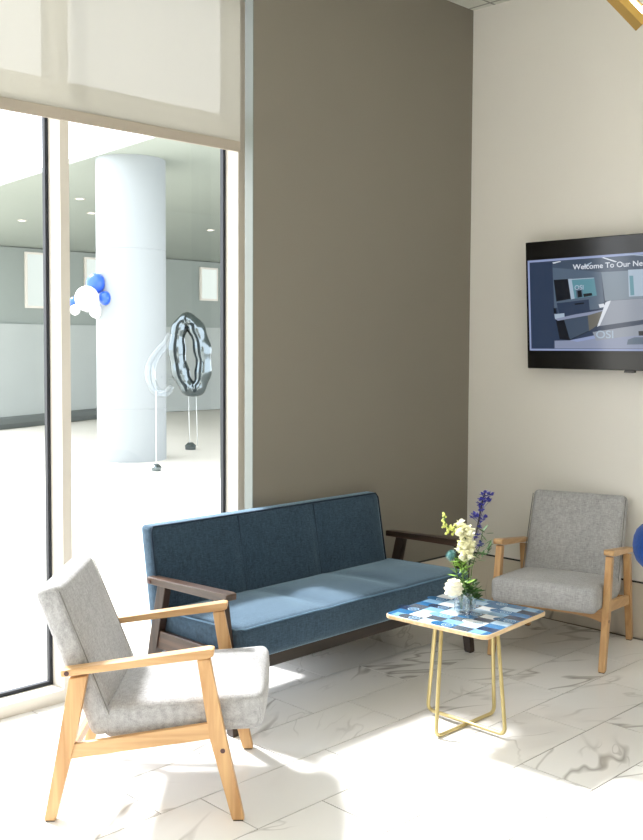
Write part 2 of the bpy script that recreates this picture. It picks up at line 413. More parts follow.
def chair(label, loc, rz, W=.60):
    t = thing('lounge_chair', label, 'chair', loc, rz, 'grey lounge chairs with pale wooden frames')
    prof = {
        'front': [(T(.629), .004), (T(.672), .004), (T(.600), .330), (T(.553), .572), (T(.508), .566), (T(.550), .300)],
        'rear': [(T(-.019), .004), (T(.021), .004), (T(.094), .300), (T(.134), .512), (T(.070), .502), (T(.030), .260)],
        'arm': [(T(.045), .509), (T(.54), .574), (T(.566), .580), (T(.568), .606), (T(.55), .606), (T(.043), .534)],
        'rail': [(T(.050), .215), (T(.575), .290), (T(.560), .344), (T(.060), .268)],
        'bolt': (T(.597), .249), 'armbolt': (T(.066), .524)}
    for s in (-1, 1): side_frame(t, s, W, M['oak_z'], M['oak_y'], M['bolt'], prof)
    iw = W/2-.018
    # front rail, gently arched underneath, and rear rail
    q = B(); n = 16; P0 = []
    for y in (T(.560), T(.582)):
        P0.append([[q.verts.new((-iw+2*iw*i/n, y, z)) for i in range(n+1)] for z in (0, 1)])
    for a in range(2):
        for i in range(n+1):
            u = i/n*2-1; P0[a][0][i].co.z = .232+.030*(1-u**4); P0[a][1][i].co.z = .306
    for i in range(n):
        for a in range(2): q.faces.new((P0[a][0][i], P0[a][0][i+1], P0[a][1][i+1], P0[a][1][i]))
        for k in range(2): q.faces.new((P0[0][k][i], P0[0][k][i+1], P0[1][k][i+1], P0[1][k][i]))
    for i in (0, n): q.faces.new((P0[0][0][i], P0[0][1][i], P0[1][1][i], P0[1][0][i]))
    obj('front_rail', q, M['oak_x'], t)
    obj('rear_rail', prism_x(B(), [(T(.055), .215), (T(.08), .218), (T(.088), .268), (T(.063), .265)], -iw, iw, .002), M['oak_x'], t)
    # seat cushion
    hw = W/2-.021
    def wseat(p):
        u = (p.y+.28)/.56           # 0 rear, 1 front
        y = T(.175)+.56*u
        zb = .272+.034*u + (0 if u < .9 else -.0); zt = .388+.052*u
        v = (p.z+.065)/.13
        cx = 1-(abs(p.x)/hw)**2.5
        z = zb+(zt-zb)*v + max(0, v-.5)*2*(.020*cx*math.sin(PI*min(1, max(0, u*.9+.08)))) - max(0, .5-v)*2*0
        if u > .93: y += .010*math.sin(PI*v)*cx
        # corners of the front spread a little past the frame
        return Vector((p.x*(1+.025*max(0, u-.85)/.15), y, z))
    q = B(); rbox(q, hw, .28, .065, .034, (14, 12, 3), wseat)
    seat = obj('seat_cushion', q, M['grey_fab'], t, True)
    # back cushion
    def wback(p):
        v = (p.z+.275)/.55
        zz = .286+.520*v; fy = T(.140-.205*v)
        cx = 1-(abs(p.x)/hw)**3
        y = fy+.045+p.y*(.98) + (.014*cx*math.sin(PI*v) if p.y > 0 else -.006*cx*math.sin(PI*v))
        return Vector((p.x*(1-.02*v), y, zz+ (p.y)*.25*1.0))
    q = B(); rbox(q, hw-.002, .045, .275, .03, (14, 2, 14), wback)
    back = obj('back_cushion', q, M['grey_fab'], t, True)
    # seams down the sides of the back cushion and round the seat
    for s in (-1, 1):
        pts = [wback(Vector((s*(hw-.004), .040, -.25+.5*i/14)))+Vector((s*.001, .002, 0)) for i in range(15)]
        q = B(); tube(q, pts, .0022, 6); obj('seam', q, M['grey_pipe'], back, True)
    return t
ang = math.atan2(-.687, .727)-PI/2
chair('grey upholstered lounge chair with pale wooden frame nearest the camera beside the window', (-2.969, -.816, 0), ang, .613)
ang2 = math.atan2(-.289, -.957)-PI/2
chair('grey upholstered lounge chair with pale wooden frame against the white wall under the television', (-.388, -.955, 0), ang2, .585)

# ------------------------------------------------------------------ sofa
def sofa():
    L = 1.655
    t = thing('sofa', 'three-seat blue fabric sofa with dark wooden arms against the taupe wall', 'sofa', (-1.658, -.352, 0), math.radians(.6))
    # local y: 0 = centre of depth, wall side positive; front negative
    def Y(y): return y+.375
    W = L
    def mirror(pr): return [(-a, b_) for a, b_ in pr]
    prof = {   # given as forward-positive like the chair, so front = larger
        'front': [(.292, .004), (.336, .004), (.300, .330), (.262, .570), (.212, .566), (.245, .300)],
        'rear': [(-.322, .004), (-.282, .004), (-.200, .300), (-.140, .560), (-.198, .560), (-.260, .300)],
        'arm': [(-.268, .552), (.270, .566), (.300, .572), (.303, .600), (.285, .602), (-.268, .584)],
        'rail': [(-.270, .262), (.280, .262), (.270, .345), (-.240, .345)],
        'bolt': (.285, .27), 'armbolt': (-.245, .566)}
    prof = {k: ([(-p[0], p[1]) for p in v] if isinstance(v, list) else (-v[0], v[1])) for k, v in prof.items()}
    # swap so foot_pad boxes get ordered limits
    for k in ('front', 'rear'): prof[k] = [prof[k][1], prof[k][0]]+prof[k][2:][::-1] if False else prof[k]
    for s in (-1, 1):
        xc = s*W/2; th = .019
        for k, nm in (('front', 'leg'), ('rear', 'leg')):
            o = obj(nm, prism_x(B(), prof[k], xc-th, xc+th), M['wal_z'], t)
            ya, yb = sorted((prof[k][0][0], prof[k][1][0]))
            obj('foot_pad', box(B(), xc-.015, xc+.015, ya+.004, yb-.004, 0, .006), M['black_m'], o)
        o = obj('armrest', prism_x(B(), prof['arm'], xc-.029, xc+.029, .005), M['wal_y'], t)
        q = B(); lathe_x(q, prof['armbolt'][0], prof['armbolt'][1], .009, xc+s*.029, xc+s*.033); obj('bolt_cap', q, M['bolt'], o)
        obj('side_rail', prism_x(B(), prof['rail'], xc-.012, xc+.012, .003), M['wal_y'], t)
    iw = W/2-.019
    obj('front_rail', box(B(), -iw, iw, -.285, -.262, .235, .300, bev=.003), M['wal_x'], t)
    obj('rear_rail', box(B(), -iw, iw, .225, .248, .235, .300, bev=.003), M['wal_x'], t)
    hw = W/2-.024
    yF, yB = -.335, .26
    def wseat(p):
        u = (p.y+.30)/.60           # 0 front .. 1 rear
        y = yF+(yB-yF)*u
        v = (p.z+.075)/.15
        k = abs(((p.x+hw)/(2*hw)*3) % 1 - .5)*2    # 1 at the divisions
        cx = 1-(abs(p.x)/hw)**6
        zt = .452-.022*u; zb = .300
        z = zb+(zt-zb)*v + max(0, v-.5)*2*(.022*cx*math.sin(PI*min(1, u+.05))*(1-.85*k**5))
        if u < .06: y -= .008*cx*math.sin(PI*v)
        return Vector((p.x, y, z))
    q = B(); rbox(q, hw, .30, .075, .03, (48, 12, 3), wseat)
    seat = obj('seat_cushion', q, M['blue_fab'], t, True)
    pts = [wseat(Vector((-hw+.004, .28-.54*i/8, .066)))+Vector((-.001, 0, .001)) for i in range(9)]
    pts += [wseat(Vector((-hw+.03+(2*hw-.06)*i/40, -.292, .066)))+Vector((0, -.002, .002)) for i in range(41)]
    pts += [wseat(Vector((hw-.004, -.26+.54*i/8, .066)))+Vector((.001, 0, .001)) for i in range(9)]
    q = B(); tube(q, pts, .0042, 8); obj('piping', q, M['blue_pipe_lt'], seat, True)
    # back cushion, three panels
    def wback(p):
        v = (p.z+.27)/.54
        zz = .298+.510*v; fy = .240+.088*v          # centre line
        k = abs(((p.x+hw)/(2*hw)*3) % 1 - .5)*2
        cx = 1-(abs(p.x)/hw)**8
        y = fy + p.y*(1-.1*v)
        if p.y < 0: y -= cx*(.020*math.sin(PI*v)**.6 if 0 < v < 1 else 0)*(1-.95*k**6)
        return Vector((p.x*.980-.036, y, zz))
    BX = -.016
    q = B(); rbox(q, hw, .048, .27, .024, (60, 2, 14), wback)
    back = obj('back_cushion', q, M['blue_fab'], t, True)
    e = .012
    ring = [wback(Vector((-hw+e*.4, -.046, -.24+.48*i/12))) for i in range(13)]
    ring += [wback(Vector((-hw+.02+(2*hw-.04)*i/40, -.044, .266)))for i in range(41)]
    ring += [wback(Vector((hw-e*.4, -.046, .24-.48*i/12))) for i in range(13)]
    q = B(); tube(q, ring, .0042, 8); obj('piping', q, M['blue_pipe'], back, True)
    for f in (1/3, 2/3):
        x = -hw+2*hw*f
        pts = [wback(Vector((x, -.048, -.24+.5*i/14)))+Vector((0, -.0005, 0)) for i in range(15)]
        q = B(); tube(q, pts, .004, 8); obj('piping', q, M['blue_pipe'], back, True)
    return t
sofa()

# ------------------------------------------------------------------ side table
TZ = .500; TC = (-1.692, -1.286)
tb = thing('side_table', 'square side table with blue patterned top and crossed gold rod legs', 'table', (TC[0], TC[1], 0), math.radians(5))
def rsq(h, r, n=6):
    pts = []
    for cx, cy, a0 in ((h-r, h-r, 0), (-h+r, h-r, 90), (-h+r, -h+r, 180), (h-r, -h+r, 270)):
        for k in range(n+1):
            a = math.radians(a0+90*k/n); pts.append((cx+r*math.cos(a), cy+r*math.sin(a)))
    return pts
H = .253
q = B(); a = [q.verts.new((x, y, TZ-.018)) for x, y in rsq(H-.002, .03)]; m_ = [q.verts.new((x, y, TZ-.015)) for x, y in rsq(H, .03)]; b_ = [q.verts.new((x, y, TZ-.002)) for x, y in rsq(H, .03)]; c_ = [q.verts.new((x, y, TZ-.0005)) for x, y in rsq(H-.002, .03)]
n = len(a); q.faces.new(a[::-1]); q.faces.new(c_)
for A, C_ in ((a, m_), (m_, b_), (b_, c_)):
    for i in range(n): q.faces.new((A[i], A[(i+1) % n], C_[(i+1) % n], C_[i]))
top = obj('tabletop', q, M['ply'], tb)
cols = {'n': (28, 48, 78), 'm': (44, 98, 142), 's': (116, 158, 190), 'l': (172, 200, 222), 'w': (232, 236, 238), 'g': (74, 84, 96)}
keys = list(cols); pm = []
for k in keys:
    mm = plain('print_'+k, cols[k], .16, spec=.5); pm.append(mm)
q = B()
base = [q.verts.new((x, y, TZ+.0002)) for x, y in rsq(H-.0035, .028)]
q.faces.new(base).material_index = keys.index('m')
# rows of printed blocks; each row: list of (width, colour)
rows = ['smmslw', 'nlmlmw', 'mmwnlm', 'nslmws', 'mwnlnm', 'lnmwsg', 'mwgsln', 'nlsgwm', 'sgmlgs']
R_ = len(rows); e = H-.006; hh = 2*e/R_
zc = TZ+.0006
def cell(x0, x1, y0, y1, c, z=zc):
    f = q.faces.new([q.verts.new((-p[1], p[0], z)) for p in ((x0, y0), (x1, y0), (x1, y1), (x0, y1))]); f.material_index = keys.index(c)
def arc(cx, cy, r, c, z, a0=0, a1=360, r0=0):
    n = 18; o = [(cx+r*math.cos(math.radians(a0+(a1-a0)*k/n)), cy+r*math.sin(math.radians(a0+(a1-a0)*k/n))) for k in range(n+1)]
    if r0:
        i_ = [(cx+r0*math.cos(math.radians(a0+(a1-a0)*k/n)), cy+r0*math.sin(math.radians(a0+(a1-a0)*k/n))) for k in range(n+1)]
        vo = [q.verts.new((-y, x, z)) for x, y in o]; vi = [q.verts.new((-y, x, z)) for x, y in i_]
        for k in range(n):
            f = q.faces.new((vo[k], vo[k+1], vi[k+1], vi[k])); f.material_index = keys.index(c)
    else:
        ce = q.verts.new((-cy, cx, z)); vo = [q.verts.new((-y, x, z)) for x, y in o]
        for k in range(n):
            f = q.faces.new((ce, vo[k], vo[k+1])); f.material_index = keys.index(c)
for r_, row in enumerate(rows):
    y0 = -e+hh*r_; y1 = y0+hh; i = 0
    ww = 2*e/len(row)
    while i < len(row):
        w = 1
        x0 = -e+ww*i; x1 = x0+ww*w
        ins = .024 if (r_ in (0, R_-1) and (i == 0 or i+w >= len(row))) else 0
        xa, xb = (x0+ins if i == 0 else x0), (x1-ins if i+w >= len(row) else x1)
        cell(xa, xb, y0, y1, row[i])
        if (i*2+r_) % 4 == 0 and not ins:
            arc(x1, (y0+y1)/2, hh*.49, row[i], zc+.0003, -90, 90)
            if r_ % 2 == 0:
                for k_ in range(3): arc(x0+hh*.62, (y0+y1)/2, hh*(.46-.14*k_), 'l' if k_ % 2 == 0 else 's', zc+.0006, r0=hh*(.40-.14*k_))
        i += w
obj('printed_surface', q, pm, top)
rg = .0085
Rt = Matrix.Rotation(-math.radians(5), 3, 'Z')
def loc2(x, y, z): return Rt @ Vector((x-TC[0], y-TC[1], z))
tops = {'mx': (-1.765, -1.212), 'py': (-1.785, -1.196), 'px': (-1.612, -1.366), 'my': (-1.598, -1.378)}
bots = {'mx': (-1.892, -1.288), 'px': (-1.480, -1.288), 'py': (-1.690, -1.078), 'my': (-1.690, -1.496)}
def urod(a, b_, zb):
    A, C_ = Vector((*tops[a], TZ-.02)), Vector((*tops[b_], TZ-.02)); P, Q = Vector((*bots[a], zb)), Vector((*bots[b_], zb))
    def corner(p0, p, p1, r=.035, n=6):
        d0 = (p0-p).normalized(); d1 = (p1-p).normalized(); out = []
        for k in range(n+1):
            s = k/n; out.append((p+d0*r)*(1-s)**2+p*2*s*(1-s)+(p+d1*r)*s**2)
        return out
    pts = [A]+corner(A, P, Q)+corner(P, Q, C_)+[C_]
    q = B(); tube(q, [loc2(*p) for p in pts], rg, 12); obj('rod_leg', q, M['gold'], tb, True, 50)
urod('mx', 'px', .0075); urod('py', 'my', .0195)
q = B(); box(q, -.115, -.060, .058, .110, TZ-.0225, TZ-.018); obj('mounting_plate', q, M['gold'], tb)
q = B(); box(q, .060, .115, -.110, -.058, TZ-.0225, TZ-.018); obj('mounting_plate', q, M['gold'], tb)

# ------------------------------------------------------------------ vases and flowers
def clear(name, tint, k, base=.04, rough=.05):
    m, nt, out = new_mat(name)
    trn = N(nt, 'ShaderNodeBsdfTransparent'); trn.inputs[0].default_value = tint
    glo = N(nt, 'ShaderNodeBsdfGlossy'); glo.inputs['Roughness'].default_value = rough
    lw = N(nt, 'ShaderNodeLayerWeight'); lw.inputs['Blend'].default_value = .5
    pw = N(nt, 'ShaderNodeMath', operation='POWER'); pw.inputs[1].default_value = 2.5; nt.links.new(lw.outputs['Facing'], pw.inputs[0])
    ma = N(nt, 'ShaderNodeMath', operation='MULTIPLY_ADD'); ma.inputs[1].default_value = k; ma.inputs[2].default_value = base; nt.links.new(pw.outputs[0], ma.inputs[0])
    mA = N(nt, 'ShaderNodeMixShader'); nt.links.new(ma.outputs[0], mA.inputs[0]); nt.links.new(trn.outputs[0], mA.inputs[1]); nt.links.new(glo.outputs[0], mA.inputs[2])
    nt.links.new(mA.outputs[0], out.inputs[0]); return m
M['vase'] = clear('clear_vase_glass', (.98, .99, .99, 1), .8, .13, .25)
M['water'] = clear('vase_water', (.93, .96, .95, 1), .15, .02)
R0 = Vector((.713, -.701, 0)); D0 = Vector((.701, .713, 0)); VB = Vector((-1.725, -1.287, 0))
def F(u, z, d=0): return VB+R0*u+D0*d+Vector((0, 0, z))
def vase(c, r, h, label, bumps):
    t = thing('glass_vase', label, 'vase', (c.x, c.y, TZ+.0008))
    q = B(); prof = [(0, .0), (r*.80, .0), (r*.86, .004)]
    n = 14
    for i in range(n+1):
        z = .008+(h-.01)*i/n; prof.append((r*(.86+.14*i/n)+(.0016*(i % 2) if bumps else 0), z))
    prof += [(r-.003, h)]
    for i in range(n, -1, -1):
        z = .012+(h-.014)*i/n; prof.append((r*(.86+.14*i/n)-.003, z))
    prof += [(0, .012)]
    lathe(q, prof, seg=28)
    if bumps:
        for v in q.verts:
            a = math.atan2(v.co.y, v.co.x)
            if v.co.z > .008 and math.hypot(v.co.x, v.co.y) > r*.8: v.co.xy *= 1+.018*math.sin(a*14)
    obj('vase_body', q, M['vase'], t, True, 60)
    w = B(); lathe(w, [(0, .013), (r*.8, .013), (r*.84, .014), (r*.88, h*.55), (0, h*.55)], seg=24); obj('water', w, M['water'], t, True, 50)
    return t
v1c = F(.0, 0, 0); v2c = F(.046, 0, .060)
vase(v1c, .036, .088, 'ribbed clear glass vase with white flowers, the front one on the side table', True)
vase(v2c, .027, .085, 'smooth clear glass vase with greenery behind the ribbed vase on the side table', False)
M['stem'] = plain('green_stem', (82, 112, 52), .6); M['stem_dk'] = plain('dark_stem', (62, 58, 50), .6)
M['leaf'] = plain('leaf_green', (64, 104, 44), .5, var=.3, vscale=40); M['leaf2'] = plain('leaf_bright', (138, 176, 72), .5, var=.25, vscale=40)
M['white_pet'] = plain('cream_petal', (246, 242, 222), .6, var=.04, vscale=30); M['snap'] = plain('snapdragon_petal', (240, 238, 204), .6, var=.05, vscale=50)
M['bud'] = plain('yellow_green_bud', (204, 210, 110), .6, var=.15, vscale=40)
M['delph'] = plain('violet_blue_petal', (62, 62, 160), .55, var=.45, vscale=60); M['thistle'] = plain('teal_thistle', (92, 138, 136), .8, var=.3, vscale=90)
def blob(bm, c, r, sx=1, sy=1, sz=1, sub=2, amp=.12, fr_=3.0, rot=None, mi=0):
    res = bmesh.ops.create_icosphere(bm, subdivisions=sub, radius=1)
    R3 = rot or Matrix.Identity(3)
    for v in res['verts']:
        d = v.co.normalized(); k = 1+amp*noise.noise(d*fr_+Vector(c)*37)
        v.co = Vector(c)+R3 @ Vector((d.x*sx*r*k, d.y*sy*r*k, d.z*sz*r*k))
        for f in v.link_faces: f.material_index = mi
def petal(bm, base, direc, L, Wd, cup=.3, up=Vector((0, 0, 1)), mi=0, n=5):
    d = direc.normalized(); s = d.cross(up); s = s.normalized() if s.length > 1e-4 else Vector((1, 0, 0)); nrm = s.cross(d).normalized()
    rows = []
    for i in range(n+1):
        t = i/n; w = Wd*math.sin(PI*min(.97, t*.86+.07))**.7
        c = base+d*L*t+nrm*(cup*L*t*t)
        rows.append([bm.verts.new(c+s*w*k/2+nrm*(abs(k)*w*.18)) for k in (-1, 0, 1)])
    for a, b2 in zip(rows, rows[1:]):
        for k in range(2):
            f = bm.faces.new((a[k], a[k+1], b2[k+1], b2[k])); f.material_index = mi
def flower(name, label, cat, stem_pts, r=.0026, sm='stem'):
    t = thing(name, label, cat, tuple(stem_pts[0]))
    o0 = Vector(stem_pts[0])
    q = B(); tube(q, [Vector(p)-o0 for p in bez(stem_pts, 6)], r, 7); obj('stem', q, M[sm], t, True)
    return t, o0
zs = TZ+.022
# delphinium
t, o0 = flower('delphinium_stem', 'tall violet-blue delphinium spike rising highest from the vases', 'flower',
    [F(.042, zs, .055), F(.036, .62, .045), F(.037, .70, .045), F(.056, .80, .045), F(.074, .89, .045), F(.088, .97, .045), F(.100, 1.015, .045)], .0034, 'stem_dk')
q = B(); rnd = random.Random(3)
spots = [(.098, 1.018), (.112, 1.010), (.088, 1.008), (.124, 1.003), (.132, 1.006), (.104, .998), (.080, .985), (.074, .972), (.092, .985), (.112, .985), (.122, .975), (.100, .972), (.106, .980), (.078, .962),
         (.090, .962), (.082, .945), (.078, .935), (.092, .940), (.052, .918), (.060, .925), (.046, .908), (.062, .908), (.070, .912), (.098, .910), (.108, .908), (.090, .898), (.084, .890), (.074, .868), (.080, .862), (.070, .832), (.066, .822), (.086, .800), (.080, .786), (.090, .790), (.040, .782), (.048, .774)]
for (u, z) in spots:
    c = F(u, z, .045+rnd.uniform(-.015, .015))-o0
    for k in range(6):
        a = rnd.uniform(0, 2*PI); d = Vector((math.cos(a), math.sin(a), rnd.uniform(-.5, .7)))
        petal(q, c, d, rnd.uniform(.011, .018), .012, .3)
    sx = max(.037, min(.1, .037+(z-.70)*.2))
    tube(q, [c, F((u+sx)/2, z-.012, .045)-o0, F(sx, z-.03, .045)-o0], .0008, 4)
obj('blossoms', q, M['delph'], t, True)
# snapdragon
t, o0 = flower('snapdragon_stem', 'cream white snapdragon bending left with yellow-green buds at its tip', 'flower',
    [F(.004, zs, .005), F(.000, .60, 0), F(.010, .70, 0), F(.016, .77, 0), F(.010, .83, 0), F(-.020, .862, 0), F(-.060, .872, 0), F(-.078, .905, 0), F(-.080, .93, 0)], .003)
q = B(); qb = B()
path = [(.010, .735), (.022, .742), (-.006, .748), (.030, .752), (.004, .762), (.018, .770), (-.010, .772), (.036, .775), (.026, .790), (.006, .790), (-.008, .800), (.040, .798), (.018, .808), (.030, .818), (.002, .815), (.014, .832), (.034, .838), (-.004, .838), (.022, .852), (.008, .856), (-.012, .862), (.030, .860), (-.022, .850), (.004, .874), (-.008, .886), (-.014, .876), (.018, .868)]
for (u, z) in path:
    c = F(u, z, rnd.uniform(-.024, .012))-o0
    blob(q, c, .013, 1, 1, .9, 2, .35, 2.2)
    for k in range(6):
        a = rnd.uniform(0, 2*PI); petal(q, c, Vector((math.cos(a), math.sin(a), rnd.uniform(-.6, .6))), .024, .021, .35)
for i in range(34):
    s = i/33
    if s < .55: u = -.022-.048*s/.55+rnd.uniform(-.006, .006); z = .860+rnd.uniform(-.012, .022)
    else: u = -.076-.008*rnd.random()+rnd.uniform(-.006, .006)*(1-s)*2; z = .865+.075*(s-.55)/.45
    blob(qb, F(u+rnd.uniform(-.006, .006), z+rnd.uniform(-.006, .006), rnd.uniform(-.012, .012))-o0, (.0075-.0025*s)*rnd.uniform(.7, 1.15), 1, 1, rnd.uniform(1, 1.6), 1, .3)
obj('blossoms', q, M['snap'], t, True); obj('buds', qb, M['bud'], t, True)
# white peony
t, o0 = flower('peony', 'round white peony leaning low over the rim of the front vase', 'flower',
    [F(-.004, zs, -.004), F(-.010, .565, -.012), F(-.026, .585, -.025)], .003)
q = B(); c = F(-.040, .618, -.036)-o0
blob(q, c, .036, 1, 1, 1.05, 3, .14, 3)
for ring, (nn, el, L, Wd) in enumerate(((7, -.75, .037, .042), (8, -.25, .036, .044), (8, .25, .036, .044), (7, .7, .037, .038), (5, 1.15, .036, .034))):
    for k in range(nn):
        a = 2*PI*k/nn+ring*.5; d = Vector((math.cos(a)*math.cos(el), math.sin(a)*math.cos(el), math.sin(el)))
        petal(q, c+d*.006, d, L, Wd, .22, n=6)
obj('blossom', q, M['white_pet'], t, True)
# thistle
t, o0 = flower('thistle', 'small teal globe thistle beside the snapdragon', 'flower',
    [F(-.002, zs, .008), F(-.006, .60, .004), F(-.024, .68, 0), F(-.044, .740, 0)], .0022)
q = B(); c = F(-.048, .752, 0)-o0; blob(q, c, .015, sub=2)
for i in range(110):
    z = 1-2*(i+.5)/110; a = i*2.39996; rr = math.sqrt(1-z*z); d = Vector((rr*math.cos(a), rr*math.sin(a), z))
    petal(q, c+d*.012, d, .014, .004, 0, n=2)
obj('flower_head', q, M['thistle'], t, True)
# greenery
def leafy(label, stem, leaves, mat, L=.03, Wd=.012):
    t, o0 = flower('leafy_sprig', label, 'foliage', stem, .0018)
    q = B()
    for (u, z, d, L2) in leaves:
        a = rnd.uniform(-.6, .6); dr = R0*math.cos(a*2)*(1 if rnd.random() < .5 else -1)+Vector((0, 0, rnd.uniform(-.2, .9)))+D0*rnd.uniform(-.8, .5)
        petal(q, F(u, z, d)-o0, dr, L*L2, Wd*L2, .15)
    obj('leaves', q, M[mat], t, True)
lv = [(rnd.uniform(-.022, .022)+.002, rnd.uniform(.58, .74), rnd.uniform(-.02, .03), rnd.uniform(.7, 1.5)) for _ in range(75)]
leafy('bright green leafy sprig filling the middle of the front vase', [F(.0, zs, .01), F(.006, .60, .005), F(-.004, .73, .005)], lv, 'leaf2')
lv = [(rnd.uniform(.006, .062), rnd.uniform(.560, .625), rnd.uniform(-.02, .07), rnd.uniform(.8, 1.5)) for _ in range(80)]
lv += [(rnd.uniform(.03, .052), rnd.uniform(.525, .575), rnd.uniform(.05, .065), .8) for _ in range(10)]
leafy('dark green leafy sprig drooping over the rear vase', [F(.050, zs, .060), F(.044, .575, .055), F(.036, .62, .045)], lv, 'leaf', .030, .015)
lv = []
for k in range(8):
    s = k/7
    lv += [(.050+.060*s, .72+.085*s*(1 if k % 2 else .6), .05, 1.1), (.060+.055*s, .705+.05*s, .05, 1.0), (.054+.03*s, .69+.10*s, .05, .9)]
lv += [(.092, .845, .05, 1.2), (.102, .842, .05, 1.3), (.108, .838, .05, 1.0), (.118, .765, .05, 1.2), (.110, .775, .05, 1.1), (.104, .79, .05, 1.1)]
leafy('fine-leaved dark green sprig reaching right behind the delphinium', [F(.046, zs, .062), F(.044, .60, .055), F(.052, .70, .05), F(.078, .77, .05), F(.094, .845, .05)], lv, 'leaf', .034, .014)

# ------------------------------------------------------------------ television
tvh, tvw = .745, 1.325
tv = thing('television', 'black wall-mounted flat television showing a blue reception room slide', 'television', (-.040, -.470-tvw/2, 1.513), 0)
tv.rotation_euler = Euler((0, 0, -PI/2)); tv.rotation_euler = (math.radians(3.4), 0, -PI/2)
# local: x to viewer's right, z up, y away from the viewer (towards the wall)
q = B(); box(q, -tvw/2, tvw/2, 0, .035, 0, tvh, bev=.004); obj('housing', q, M['black'], tv)
SC = {'navy': ((44, 60, 86), 1), 'edge': ((150, 164, 204), 1), 'dark': ((14, 20, 30), 1), 'mid': ((86, 104, 124), 1), 'wall': ((122, 138, 152), 1), 'teal': ((96, 148, 162), 1), 'desk': ((146, 154, 168), 1), 'desk2': ((142, 152, 178), 1), 'ceil': ((66, 82, 102), 1), 'white': ((224, 230, 240), 1), 'tan': ((106, 104, 96), 1), 'pale': ((172, 190, 208), 1)}
EM = .55
sk = list(SC); sm = [screen_mat('screen_'+k, SC[k][0], EM*SC[k][1]) for k in sk]
q = B(); yy = -.0005
lay = [0]
def poly(pts, c):
    lay[0] += 1; y = -.0004-.00006*lay[0]
    f = q.faces.new([q.verts.new((p[0], y, p[1])) for p in pts]); f.material_index = sk.index(c)
SCR = {}
poly([(-0.649, 0.638), (0.630, 0.648), (0.630, 0.111), (-0.644, 0.106)], 'edge')
poly([(-0.636, 0.626), (0.600, 0.634), (0.600, 0.122), (-0.633, 0.117)], 'navy')
poly([(-0.636, 0.626), (-0.479, 0.627), (-0.472, 0.12), (-0.633, 0.117)], 'navy')
poly([(-0.479, 0.627), (0.600, 0.634), (0.600, 0.538), (-0.165, 0.539), (-0.479, 0.589)], 'ceil')
poly([(-0.479, 0.589), (-0.165, 0.548), (-0.150, 0.379), (-0.471, 0.354)], 'mid')
poly([(-0.165, 0.548), (0.600, 0.55), (0.600, 0.412), (-0.143, 0.388)], 'wall')
poly([(-0.002, 0.553), (0.600, 0.554), (0.600, 0.412), (0.002, 0.407)], 'pale')
poly([(0.005, 0.521), (0.028, 0.52), (0.034, 0.414), (0.011, 0.413)], 'teal')
poly([(-0.473, 0.518), (-0.379, 0.519), (-0.361, 0.405), (-0.457, 0.392)], 'dark')
poly([(-0.377, 0.519), (-0.354, 0.519), (-0.336, 0.406), (-0.359, 0.402)], 'pale')
poly([(-0.354, 0.516), (-0.210, 0.518), (-0.194, 0.419), (-0.336, 0.406)], 'teal')
poly([(-0.328, 0.464), (-0.287, 0.467), (-0.282, 0.413), (-0.324, 0.41)], 'mid')
poly([(-0.318, 0.449), (-0.293, 0.452), (-0.287, 0.415), (-0.314, 0.41)], 'dark')
poly([(-0.354, 0.518), (-0.210, 0.52), (-0.210, 0.516), (-0.354, 0.513)], 'pale')
poly([(-0.281, 0.431), (-0.227, 0.435), (-0.221, 0.42), (-0.276, 0.413)], 'dark')
poly([(-0.455, 0.387), (-0.161, 0.416), (-0.150, 0.347), (-0.446, 0.321)], 'mid')
poly([(-0.455, 0.383), (-0.245, 0.399), (-0.239, 0.333), (-0.440, 0.314)], 'navy')
poly([(-0.338, 0.378), (-0.276, 0.383), (-0.275, 0.374), (-0.334, 0.369)], 'dark')
poly([(-0.471, 0.319), (-0.405, 0.324), (-0.403, 0.302), (-0.467, 0.292)], 'pale')
poly([(-0.467, 0.292), (-0.332, 0.316), (-0.150, 0.339), (-0.187, 0.252), (-0.447, 0.279)], 'desk2')
poly([(-0.462, 0.288), (-0.447, 0.281), (-0.253, 0.308), (-0.242, 0.22), (-0.372, 0.167), (-0.438, 0.174)], 'dark')
poly([(-0.253, 0.308), (-0.150, 0.334), (-0.193, 0.252), (-0.245, 0.22)], 'tan')
poly([(-0.406, 0.285), (-0.253, 0.306), (-0.245, 0.222), (-0.370, 0.172)], 'ceil')
poly([(-0.132, 0.387), (0.600, 0.412), (0.600, 0.342), (-0.193, 0.246)], 'desk')
poly([(-0.140, 0.379), (-0.108, 0.389), (-0.114, 0.372), (-0.177, 0.251), (-0.194, 0.243)], 'white')
poly([(-0.183, 0.369), (-0.150, 0.373), (-0.145, 0.354), (-0.176, 0.35)], 'white')
poly([(-0.472, 0.165), (-0.372, 0.167), (0.600, 0.342), (0.600, 0.124), (-0.472, 0.12)], 'desk2')
poly([(-0.372, 0.167), (0.630, 0.342), (0.630, 0.319), (-0.322, 0.159)], 'edge')
poly([(-0.223, 0.214), (0.600, 0.321), (0.600, 0.228), (-0.035, 0.187), (-0.200, 0.165)], 'desk')
poly([(-0.006, 0.171), (0.034, 0.184), (0.600, 0.186), (0.600, 0.155), (-0.012, 0.144)], 'mid')
poly([(0.057, 0.218), (0.600, 0.228), (0.600, 0.186), (0.059, 0.193)], 'dark')
poly([(-0.479, 0.618), (-0.428, 0.624), (-0.420, 0.62), (-0.471, 0.611)], 'white')
poly([(-0.279, 0.586), (-0.228, 0.606), (-0.221, 0.604), (-0.267, 0.579)], 'pale')
poly([(-0.161, 0.628), (-0.147, 0.629), (-0.067, 0.602), (-0.077, 0.598)], 'white')
poly([(-0.030, 0.639), (-0.016, 0.641), (0.600, 0.56), (0.600, 0.552)], 'pale')
poly([(-0.476, 0.355), (-0.461, 0.354), (-0.456, 0.323), (-0.474, 0.323)], 'dark')
screen = obj('screen', q, sm, tv)
